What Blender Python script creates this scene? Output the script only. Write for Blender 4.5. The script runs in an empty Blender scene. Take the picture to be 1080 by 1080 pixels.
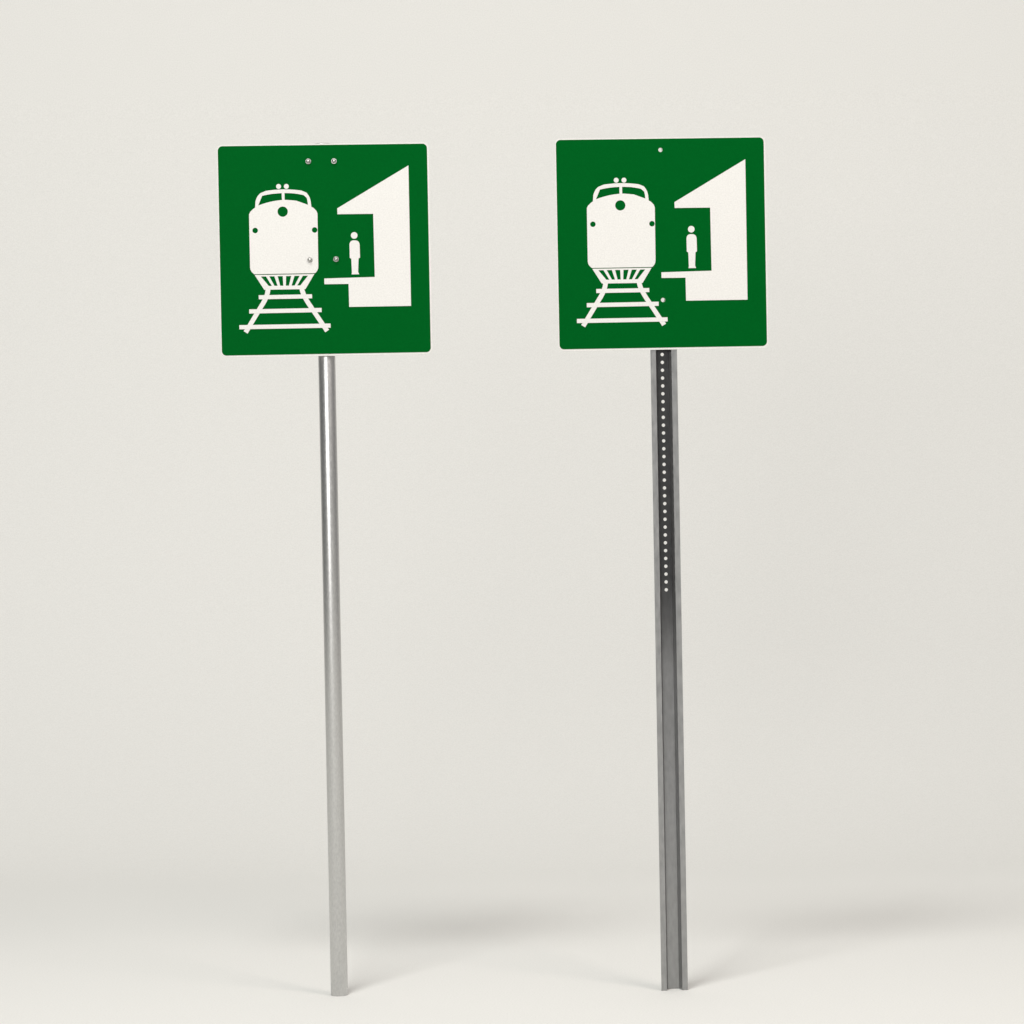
import bpy, bmesh, math, random
from mathutils import Matrix, Vector
random.seed(3)
sc = bpy.context.scene
col = sc.collection
sc.view_settings.view_transform = 'Standard'
sc.view_settings.look = 'None'
sc.view_settings.exposure = 0

S = 0.61/223.0            # metres per artwork unit
PANEL_Z = 2.160
YAW = math.radians(4.0)

# ------------------------------------------------------------ materials
def new_mat(name):
    m = bpy.data.materials.new(name); m.use_nodes = True
    nt = m.node_tree; nt.nodes.clear()
    o = nt.nodes.new('ShaderNodeOutputMaterial'); b = nt.nodes.new('ShaderNodeBsdfPrincipled')
    nt.links.new(b.outputs[0], o.inputs[0])
    return m, nt, b
def ramp(nt, fac, c0, c1, p0=0.0, p1=1.0):
    r = nt.nodes.new('ShaderNodeValToRGB')
    r.color_ramp.elements[0].position = p0; r.color_ramp.elements[1].position = p1
    r.color_ramp.elements[0].color = (*c0, 1); r.color_ramp.elements[1].color = (*c1, 1)
    nt.links.new(fac, r.inputs[0]); return r
def noise(nt, scale, detail=3, vec=None, mapscale=None):
    tc = nt.nodes.new('ShaderNodeTexCoord'); mp = nt.nodes.new('ShaderNodeMapping')
    nt.links.new(tc.outputs['Object'], mp.inputs[0])
    if mapscale: mp.inputs['Scale'].default_value = mapscale
    n = nt.nodes.new('ShaderNodeTexNoise'); n.inputs['Scale'].default_value = scale
    n.inputs['Detail'].default_value = detail
    nt.links.new(mp.outputs[0], n.inputs['Vector']); return n

def enamel(name, c, rough=0.5, spec=0.04):
    m, nt, b = new_mat(name)
    n = noise(nt, 260, 2)
    r = ramp(nt, n.outputs['Fac'], tuple(v*0.94 for v in c), tuple(min(1, v*1.05) for v in c), 0.3, 0.7)
    nt.links.new(r.outputs[0], b.inputs['Base Color'])
    n2 = noise(nt, 9, 3)
    r2 = ramp(nt, n2.outputs['Fac'], (rough-.06,)*3, (rough+.06,)*3, .35, .65)
    nt.links.new(r2.outputs[0], b.inputs['Roughness'])
    b.inputs['Specular IOR Level'].default_value = spec
    return m
mat_white = enamel('white_sheeting', (0.70, 0.69, 0.665))
mat_green = enamel('green_sheeting', (0.0, 0.088, 0.0115), spec=0.01)

def metal(name, dark, light, rough=0.36, metallic=0.9, spangle=120, stretch=(1,1,0.35), bump=0.12):
    m, nt, b = new_mat(name)
    n = noise(nt, spangle, 3, mapscale=stretch)
    r = ramp(nt, n.outputs['Fac'], dark, light, .3, .7)
    nt.links.new(r.outputs[0], b.inputs['Base Color'])
    r2 = ramp(nt, n.outputs['Fac'], (rough-.03,)*3, (rough+.05,)*3, .3, .7)
    nt.links.new(r2.outputs[0], b.inputs['Roughness'])
    b.inputs['Metallic'].default_value = metallic
    n2 = noise(nt, 500, 2, mapscale=stretch)
    bp = nt.nodes.new('ShaderNodeBump'); bp.inputs['Strength'].default_value = bump
    bp.inputs['Distance'].default_value = 0.0004
    nt.links.new(n2.outputs['Fac'], bp.inputs['Height']); nt.links.new(bp.outputs[0], b.inputs['Normal'])
    return m, nt, b
mat_galv, _, _ = metal('galvanised_pipe', (0.53,0.53,0.525), (0.62,0.62,0.61), 0.34, 1.0, 230, (1,1,0.45), 0.10)
mat_chan, _, _ = metal('channel_steel', (0.32,0.322,0.322), (0.38,0.38,0.378), 0.34, 0.95, 90)
mat_bolt, _, _ = metal('bolt_steel', (0.40,0.395,0.38), (0.50,0.49,0.47), 0.28, 1.0, 300)
mat_cap, _, _ = metal('cap_zinc', (0.6,0.6,0.59), (0.7,0.7,0.68), 0.4)
mat_web, nt, b = metal('channel_recess_shaded_steel', (0.80,0.80,0.80), (0.95,0.95,0.95), 0.36, 0.95, 90)  # steel with recess shade painted into its colour, darker higher up
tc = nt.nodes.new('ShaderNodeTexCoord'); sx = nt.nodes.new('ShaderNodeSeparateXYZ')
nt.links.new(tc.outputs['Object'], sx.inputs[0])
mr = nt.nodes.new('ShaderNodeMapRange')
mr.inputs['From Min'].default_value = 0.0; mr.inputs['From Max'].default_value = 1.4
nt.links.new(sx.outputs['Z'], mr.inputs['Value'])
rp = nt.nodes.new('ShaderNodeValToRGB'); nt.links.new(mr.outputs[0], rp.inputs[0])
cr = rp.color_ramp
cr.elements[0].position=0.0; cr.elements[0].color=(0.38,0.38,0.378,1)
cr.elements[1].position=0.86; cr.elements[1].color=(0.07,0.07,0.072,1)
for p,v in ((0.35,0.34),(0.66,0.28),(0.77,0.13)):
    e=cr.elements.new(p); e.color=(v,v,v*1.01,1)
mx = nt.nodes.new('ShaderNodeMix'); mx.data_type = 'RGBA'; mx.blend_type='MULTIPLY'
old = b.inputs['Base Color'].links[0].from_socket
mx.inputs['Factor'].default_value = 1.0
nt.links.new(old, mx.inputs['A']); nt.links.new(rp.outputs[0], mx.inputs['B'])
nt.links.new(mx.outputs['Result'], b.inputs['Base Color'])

mat_back, nt, b = new_mat('studio_paper')
n = noise(nt, 190, 2)
r = ramp(nt, n.outputs['Fac'], (0.805,0.799,0.771), (0.87,0.864,0.836), .3, .7)
nt.links.new(r.outputs[0], b.inputs['Base Color'])
b.inputs['Roughness'].default_value = 0.9
b.inputs['Specular IOR Level'].default_value = 0.05

# ------------------------------------------------------------ helpers
def link(name, me, mat, parent=None, smooth=False):
    o = bpy.data.objects.new(name, me); col.objects.link(o)
    me.materials.clear(); me.materials.append(mat)
    if smooth:
        for p in me.polygons: p.use_smooth = True
    if parent: o.parent = parent
    return o
def curve_mesh(name, splines, extrude=0.0, bevel=0.0):
    cu = bpy.data.curves.new(name, 'CURVE'); cu.dimensions = '2D'
    cu.fill_mode = 'BOTH'; cu.extrude = extrude; cu.bevel_depth = bevel; cu.bevel_resolution = 1
    for pts in splines:
        sp = cu.splines.new('POLY'); sp.points.add(len(pts)-1)
        for i, (x, y) in enumerate(pts): sp.points[i].co = (x, y, 0, 1)
        sp.use_cyclic_u = True
    tmp = bpy.data.objects.new('tmp', cu); col.objects.link(tmp)
    dg = bpy.context.evaluated_depsgraph_get()
    me = bpy.data.meshes.new_from_object(tmp.evaluated_get(dg))
    bpy.data.objects.remove(tmp); bpy.data.curves.remove(cu)
    me.name = name
    me.transform(Matrix.Rotation(math.radians(90), 4, 'X'))
    return me
def merge(name, meshes):
    bm = bmesh.new()
    for me in meshes: bm.from_mesh(me)
    out = bpy.data.meshes.new(name); bm.to_mesh(out); bm.free(); return out

A0 = math.radians(1.04); C0 = (343.7, 263.5)
def L(p):   # artwork grid -> metres on the panel
    dx, dy = p[0]-C0[0], C0[1]-p[1]
    return ((dx*math.cos(A0)+dy*math.sin(A0))*S, (-dx*math.sin(A0)+dy*math.cos(A0))*S)
def LP(pts): return [L(p) for p in pts]
def circ(c, r, n=28):
    x, y = L(c); return [(x+r*S*math.cos(2*math.pi*i/n), y+r*S*math.sin(2*math.pi*i/n)) for i in range(n)]
def rrect(hw, hh, r, n=8):
    out = []
    for cx, cy, a in ((hw-r,hh-r,0),(-hw+r,hh-r,90),(-hw+r,-hh+r,180),(hw-r,-hh+r,270)):
        for i in range(n+1):
            t = math.radians(a+90*i/n); out.append((cx+r*math.cos(t), cy+r*math.sin(t)))
    return out
def arc(p0, p1, p2, n=10):
    out = []
    for i in range(n+1):
        t = i/n
        out.append(((1-t)**2*p0[0]+2*t*(1-t)*p1[0]+t*t*p2[0], (1-t)**2*p0[1]+2*t*(1-t)*p1[1]+t*t*p2[1]))
    return out
def band(pts, w0, w1=None):
    w1 = w1 or w0; l=[]; r=[]; n=len(pts)
    for i,p in enumerate(pts):
        a = pts[max(0,i-1)]; c = pts[min(n-1,i+1)]
        dx,dy = c[0]-a[0], c[1]-a[1]; d=math.hypot(dx,dy); w=(w0+(w1-w0)*i/(n-1))/2
        l.append((p[0]-dy/d*w, p[1]+dx/d*w)); r.append((p[0]+dy/d*w, p[1]-dx/d*w))
    return l+r[::-1]

# ------------------------------------------------------------ pictogram (white on green)
def shift(me, y):
    me.transform(Matrix.Translation((0, y, 0))); return me
def make_pictogram():
    m = []
    top = -0.0034; low = -0.0029
    body = ([(264.2,226.6),(265.4,224.0),(268.6,220.8),(270.6,219.4)] + arc((271.0,213),(272.4,206.8),(276.6,204.0),5)
            + arc((282,201.8),(300,198.8),(319,201.2),10) + arc((324.4,203.4),(328.2,207.2),(329.0,213),5)
            + [(329.6,218.3),(332,219.6),(334.8,222.4),(336,225.4)]
            + arc((336.8,281),(336.8,285.2),(333.4,288.0),4) + arc((269.6,289.3),(265.4,286.6),(265.2,282.4),4))
    pane_l = arc((278.0,207.0),(287.2,204.6),(298.5,204.1),6) + arc((298.7,211.3),(286,212.4),(273.9,217.2),6)
    pane_r = arc((301.4,204.0),(312,203.8),(321.4,206.0),6) + arc((324.6,208.8),(325.5,211),(326.0,216.2),4) + arc((314,212.0),(308,211.3),(301.6,211.1),5)
    m.append(shift(curve_mesh('a', [LP(body), LP(pane_l), LP(pane_r), circ((299.5,223.5),5.4), circ((270.6,243.4),2.9), circ((333,242.6),2.9)]), top))
    for c in ((295.2,197.1),(303.4,197.0)):
        m.append(shift(curve_mesh('a', [circ(c,2.6)]), low))
    outer = [(270.0,290.1),(332.6,288.9),(323.2,304.8),(280.0,305.6)]
    slots=[]; n=6
    for i in range(n):
        def tp(t): return (275.0+(328.0-275.0)*t, 291.7-1.1*t)
        def bt(t): return (283.8+(319.6-283.8)*t, 301.6-0.7*t)
        a=(i+0.16)/n; c=(i+0.77)/n
        a2=(i+0.17)/n; c2=(i+0.71)/n
        slots.append([tp(a),tp(c),bt(c2),bt(a2)])
    m.append(shift(curve_mesh('a',[LP(outer)]+[LP(s) for s in slots]), low))
    lr = arc((284,304.8),(283.5,312.8),(277,322.6),8)+[(260.4,350.4)]
    rr = arc((319.4,304.0),(320.5,310.8),(327,320.6),8)+[(346.0,348.8)]
    m.append(shift(curve_mesh('a',[LP(band(lr,5.0,4.8))]), low-0.0002))
    m.append(shift(curve_mesh('a',[LP(band(rr,5.0,4.8))]), low-0.0002))
    for a,c,w in (((274.2,313.5),(330.2,312.3),4.3),((264.2,328.4),(340.2,326.7),4.4),((253.8,345.0),(349.6,343.1),4.4)):
        m.append(shift(curve_mesh('a',[LP(band([a,c],w))]), top))
    st = [(431.8,174.3),(356.8,219.8),(357,226.0),(368,225.8),(394.6,225.4),(396.2,291.8),(343,293.6),(343.2,299.6),(368.6,299.2),(369.2,323.4),(434.4,322.2)]
    m.append(shift(curve_mesh('a',[LP(st)]), top))
    m.append(shift(curve_mesh('a',[circ((374.6,248.2),3.5)]), top))
    pp = (arc((369.6,258),(369.8,254),(373.2,253.4),4)+arc((376.3,253.4),(380.0,253.8),(380.3,258),4)
          +[(380.7,271.5),(379.1,272.5),(378.7,286.6),(379.8,289.0),(371.8,289.2),(372.1,287.0),(371.5,272.8),(369.9,271.8)])
    m.append(shift(curve_mesh('a',[LP(pp)]), top))
    return merge('pictogram', m)
picto_me = make_pictogram()

HW = 0.305
def make_panel(holes):
    hs = []
    for (x,z) in holes:
        hs.append([(x+0.0062*math.cos(2*math.pi*i/20), z+0.0062*math.sin(2*math.pi*i/20)) for i in range(20)])
    plate = curve_mesh('sign_panel', [rrect(HW-0.0006,HW-0.0006,0.016)]+hs, extrude=0.0010, bevel=0.0006)
    out=[(x-0.0008, z+0.0012) for x,z in rrect(HW-0.0044,HW-0.0046,0.013)]
    face = curve_mesh('sign_face', [out]+hs)
    shift(face, -0.0022)
    return plate, face

def prism(profile, z0, z1):
    bm = bmesh.new()
    lo = [bm.verts.new((x,y,z0)) for x,y in profile]; hi=[bm.verts.new((x,y,z1)) for x,y in profile]
    n=len(profile)
    for i in range(n): bm.faces.new((lo[i],lo[(i+1)%n],hi[(i+1)%n],hi[i]))
    bm.faces.new(lo[::-1]); bm.faces.new(hi)
    bmesh.ops.recalc_face_normals(bm, faces=bm.faces)
    me=bpy.data.meshes.new('prism'); bm.to_mesh(me); bm.free()
    return me

def root(x, label):
    e = bpy.data.objects.new('station_sign', None); col.objects.link(e)
    e.empty_display_size = 0.2
    e.location=(x,0,0); e.rotation_euler=(0,0,YAW)
    e['label']=label; e['category']='sign'; e['group']='railway station signs on posts'
    return e

# ------------------------------------------------------------ sign on a round pipe
s1 = root(-0.525, "green railway station sign bolted to a round galvanised pipe")
plate, face = make_panel([])
p1 = link('sign_panel', plate, mat_white, s1); p1.location=(0,0,PANEL_Z)
link('sign_face', face, mat_green, p1)
link('pictogram', picto_me, mat_white, p1)
R=0.0248; top=PANEL_Z+HW-0.002
bm=bmesh.new(); N=64; rings=[]
for r,z in ((R-0.003,0.0),(R-0.0006,0.0),(R,0.0008),(R,top-0.0008),(R-0.0006,top),(R-0.003,top)):
    rings.append([bm.verts.new((r*math.cos(2*math.pi*i/N), r*math.sin(2*math.pi*i/N), z)) for i in range(N)])
rings.append(rings[0])
for a,c in zip(rings,rings[1:]):
    for i in range(N):
        bm.faces.new((a[i],a[(i+1)%N],c[(i+1)%N],c[i]))
bmesh.ops.recalc_face_normals(bm, faces=bm.faces)
me=bpy.data.meshes.new('post'); bm.to_mesh(me); bm.free()
post=link('post', me, mat_galv, s1, smooth=True); post.location=(0,R+0.0075,0)
bm=bmesh.new()
prof=[(R+0.0012,top-0.02),(R+0.0012,top+0.004),(R*0.8,top+0.0058),(R*0.4,top+0.0068)]
rg=[[bm.verts.new((r*math.cos(2*math.pi*i/N), r*math.sin(2*math.pi*i/N), z)) for i in range(N)] for r,z in prof]
for a,c in zip(rg,rg[1:]):
    for i in range(N): bm.faces.new((a[i],a[(i+1)%N],c[(i+1)%N],c[i]))
bm.faces.new(rg[-1]); bmesh.ops.recalc_face_normals(bm, faces=bm.faces)
me=bpy.data.meshes.new('post_cap'); bm.to_mesh(me); bm.free()
c=link('post_cap', me, mat_cap, s1); c.location=(0,R+0.0075,0)
def clamp_mesh():
    bm=bmesh.new(); h=0.014; n=20; path=[(-0.052,0.0035),(-R-0.004,0.0035)]
    cy=R+0.0075; Ro=R+0.0028
    for i in range(n+1):
        t=math.pi+ -math.pi*i/n
        path.append((Ro*math.cos(t), cy+Ro*math.sin(t)))
    path += [(R+0.004,0.0035),(0.052,0.0035)]
    v=[(bm.verts.new((x,y,-h)),bm.verts.new((x,y,h))) for x,y in path]
    for a,c in zip(v,v[1:]): bm.faces.new((a[0],c[0],c[1],a[1]))
    bmesh.ops.solidify(bm, geom=bm.faces[:], thickness=0.0015)
    me=bpy.data.meshes.new('clamp'); bm.to_mesh(me); bm.free(); return me
cm=clamp_mesh()
for py in (170.2,273.4):
    z=L((341,py))[1]
    k=link('clamp', cm, mat_cap, s1); k.location=(0,0,PANEL_Z+z)
def bolt_mesh():
    bm=bmesh.new()
    def ring(r,y,n=24):
        return [bm.verts.new((r*math.cos(2*math.pi*i/n), y, r*math.sin(2*math.pi*i/n))) for i in range(n)]
    def stack(rs, sm=False):
        for a,c in zip(rs,rs[1:]):
            for i in range(len(a)):
                f=bm.faces.new((a[i],a[(i+1)%len(a)],c[(i+1)%len(a)],c[i])); f.smooth=sm
        f=bm.faces.new(rs[-1]); f.smooth=sm
    stack([ring(0.0080,-0.0022),ring(0.0080,-0.0034),ring(0.0075,-0.0038)])
    dome=[(0.0062,-0.0038)]+[(0.0062*math.cos(math.radians(a)),-0.0052-0.0056*math.sin(math.radians(a))) for a in (0,15,30,45,60,74,86)]
    stack([ring(r,y) for r,y in dome], True)
    bmesh.ops.recalc_face_normals(bm, faces=bm.faces)
    me=bpy.data.meshes.new('bolt'); bm.to_mesh(me); bm.free(); return me
bmh=bolt_mesh()
for p in ((326.4,170.6),(353.4,170.2),(328,274.2),(355.4,273.2)):
    x,z=L(p)
    k=link('bolt', bmh, mat_bolt, s1); k.location=(x,-0.0010,PANEL_Z+z)
    k.rotation_euler=(random.uniform(-.03,.03),random.uniform(0,1),random.uniform(-.03,.03))

# ------------------------------------------------------------ sign on a punched U-channel
s2 = root(0.446, "green railway station sign on a perforated grey steel channel post")
PITCH=8.3*S
ztop=L((341.7,165.0))[1]
holes=[(0.0,ztop),(0.0,ztop-19*PITCH)]
plate, face = make_panel(holes)
p2 = link('sign_panel', plate, mat_white, s2); p2.location=(0,0,PANEL_Z)
link('sign_face', face, mat_green, p2)
link('pictogram', picto_me, mat_white, p2)
t=0.0032; D=0.034; y0=0.0022
outer=[(-0.0385,0),(-0.0225,0),(-0.0165,D-t),(0.0165,D-t),(0.0225,0),(0.0385,0)]
inner=[(0.0385,t),(0.0248,t),(0.0190,D),(-0.0190,D),(-0.0248,t),(-0.0385,t)]
prof=[(x,y+y0) for x,y in outer+inner]
PT=PANEL_Z+HW-0.006
me=prism(prof,0.0,PT); me.name='post'
post=bpy.data.objects.new('post',me); col.objects.link(post)
bm=bmesh.new()
for i in range(57):
    z=PANEL_Z+ztop-i*PITCH+0.0026
    rr_=0.0092 if i in (0,19) else 0.0049
    bmesh.ops.create_cone(bm, cap_ends=True, segments=20, radius1=rr_, radius2=rr_, depth=0.02,
        matrix=Matrix.Translation((-0.0009,y0+D-t/2,z))@Matrix.Rotation(math.radians(90),4,'X'))
cme=bpy.data.meshes.new('cut'); bm.to_mesh(cme); bm.free()
cut=bpy.data.objects.new('cut',cme); col.objects.link(cut)
md=post.modifiers.new('b','BOOLEAN'); md.operation='DIFFERENCE'; md.object=cut; md.solver='EXACT'
dg=bpy.context.evaluated_depsgraph_get()
nm=bpy.data.meshes.new_from_object(post.evaluated_get(dg)); nm.name='post'
bpy.data.objects.remove(post); bpy.data.objects.remove(cut)
post=link('post', nm, mat_chan, s2)
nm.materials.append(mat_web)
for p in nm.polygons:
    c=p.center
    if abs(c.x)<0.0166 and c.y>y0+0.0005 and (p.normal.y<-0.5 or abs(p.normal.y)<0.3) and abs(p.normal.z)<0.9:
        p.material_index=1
bv=post.modifiers.new('bevel','BEVEL'); bv.width=0.0006; bv.segments=2; bv.limit_method='ANGLE'; bv.angle_limit=math.radians(50)

# ------------------------------------------------------------ backdrop: floor sweeping up into a wall
bm=bmesh.new()
Y1=2.6; Rc=3.2
path=[(-14,0.0),(-6,0.0),(-2,0.0),(Y1,0.0)]
for i in range(1,41):
    a=math.pi/2*i/40; path.append((Y1+Rc*math.sin(a), Rc-Rc*math.cos(a)))
path+=[(Y1+Rc,5.0),(Y1+Rc,8.5)]
prev=None
for y,z in path:
    cur=(bm.verts.new((-9,y,z)),bm.verts.new((9,y,z)))
    if prev: bm.faces.new((prev[0],prev[1],cur[1],cur[0]))
    prev=cur
me=bpy.data.meshes.new('backdrop'); bm.to_mesh(me); bm.free()
g=link('backdrop', me, mat_back, None, smooth=True); g['kind']='structure'

# ------------------------------------------------------------ light
w=bpy.data.worlds.new('World'); sc.world=w; w.use_nodes=True
nt=w.node_tree; bg=nt.nodes['Background']
tc=nt.nodes.new('ShaderNodeTexCoord'); sx=nt.nodes.new('ShaderNodeSeparateXYZ')
nt.links.new(tc.outputs['Generated'], sx.inputs[0])
mr=nt.nodes.new('ShaderNodeMapRange'); mr.inputs['From Min'].default_value=-1; mr.inputs['From Max'].default_value=1
nt.links.new(sx.outputs['X'], mr.inputs['Value'])
rp=nt.nodes.new('ShaderNodeValToRGB'); nt.links.new(mr.outputs[0], rp.inputs[0])
cr=rp.color_ramp
cr.elements[0].position=0.0; cr.elements[0].color=(0.34,0.345,0.34,1)
cr.elements[1].position=1.0; cr.elements[1].color=(0.60,0.585,0.57,1)
for p,c3 in ((0.14,(0.40,0.405,0.40)),(0.38,(0.82,0.83,0.81)),(0.66,(0.95,0.94,0.92)),(0.80,(1.12,1.08,1.04)),(0.90,(0.74,0.72,0.70))):
    e=cr.elements.new(p); e.color=(*c3,1)
nt.links.new(rp.outputs[0], bg.inputs[0])
bg.inputs[1].default_value=0.53
def area(name, loc, target, size, power, color):
    l=bpy.data.lights.new(name,'AREA'); l.shape='SQUARE'; l.size=size; l.energy=power; l.color=color
    o=bpy.data.objects.new(name,l); col.objects.link(o); o.location=loc
    o.rotation_euler=(Vector(target)-Vector(loc)).to_track_quat('-Z','Y').to_euler()
area('key_lamp', (-1.5,-3.6,7.8), (0.3,2.2,0.8), 1.8, 265, (0.99,1.0,0.975))
area('fill_lamp', (3.0,-3.4,6.2), (0.5,2.2,1.0), 2.0, 105, (1.0,0.89,0.83))
area('added_front_lamp', (-3.2,-12.5,4.6), (0.8,5,2.8), 5.0, 620, (1.0,0.98,0.955))  # added unseen lamp behind the camera, brightens wall and signs

# ------------------------------------------------------------ camera
cd=bpy.data.cameras.new('Camera'); cam=bpy.data.objects.new('Camera',cd); col.objects.link(cam)
cd.sensor_width=36; cd.lens=3656/1080*36; cd.clip_end=200
cam.matrix_world=Matrix.Translation((0,-10,1.657))@Matrix.Rotation(math.radians(88.5),4,'X')@Matrix.Rotation(math.radians(-1.06),4,'Z')
sc.camera=cam
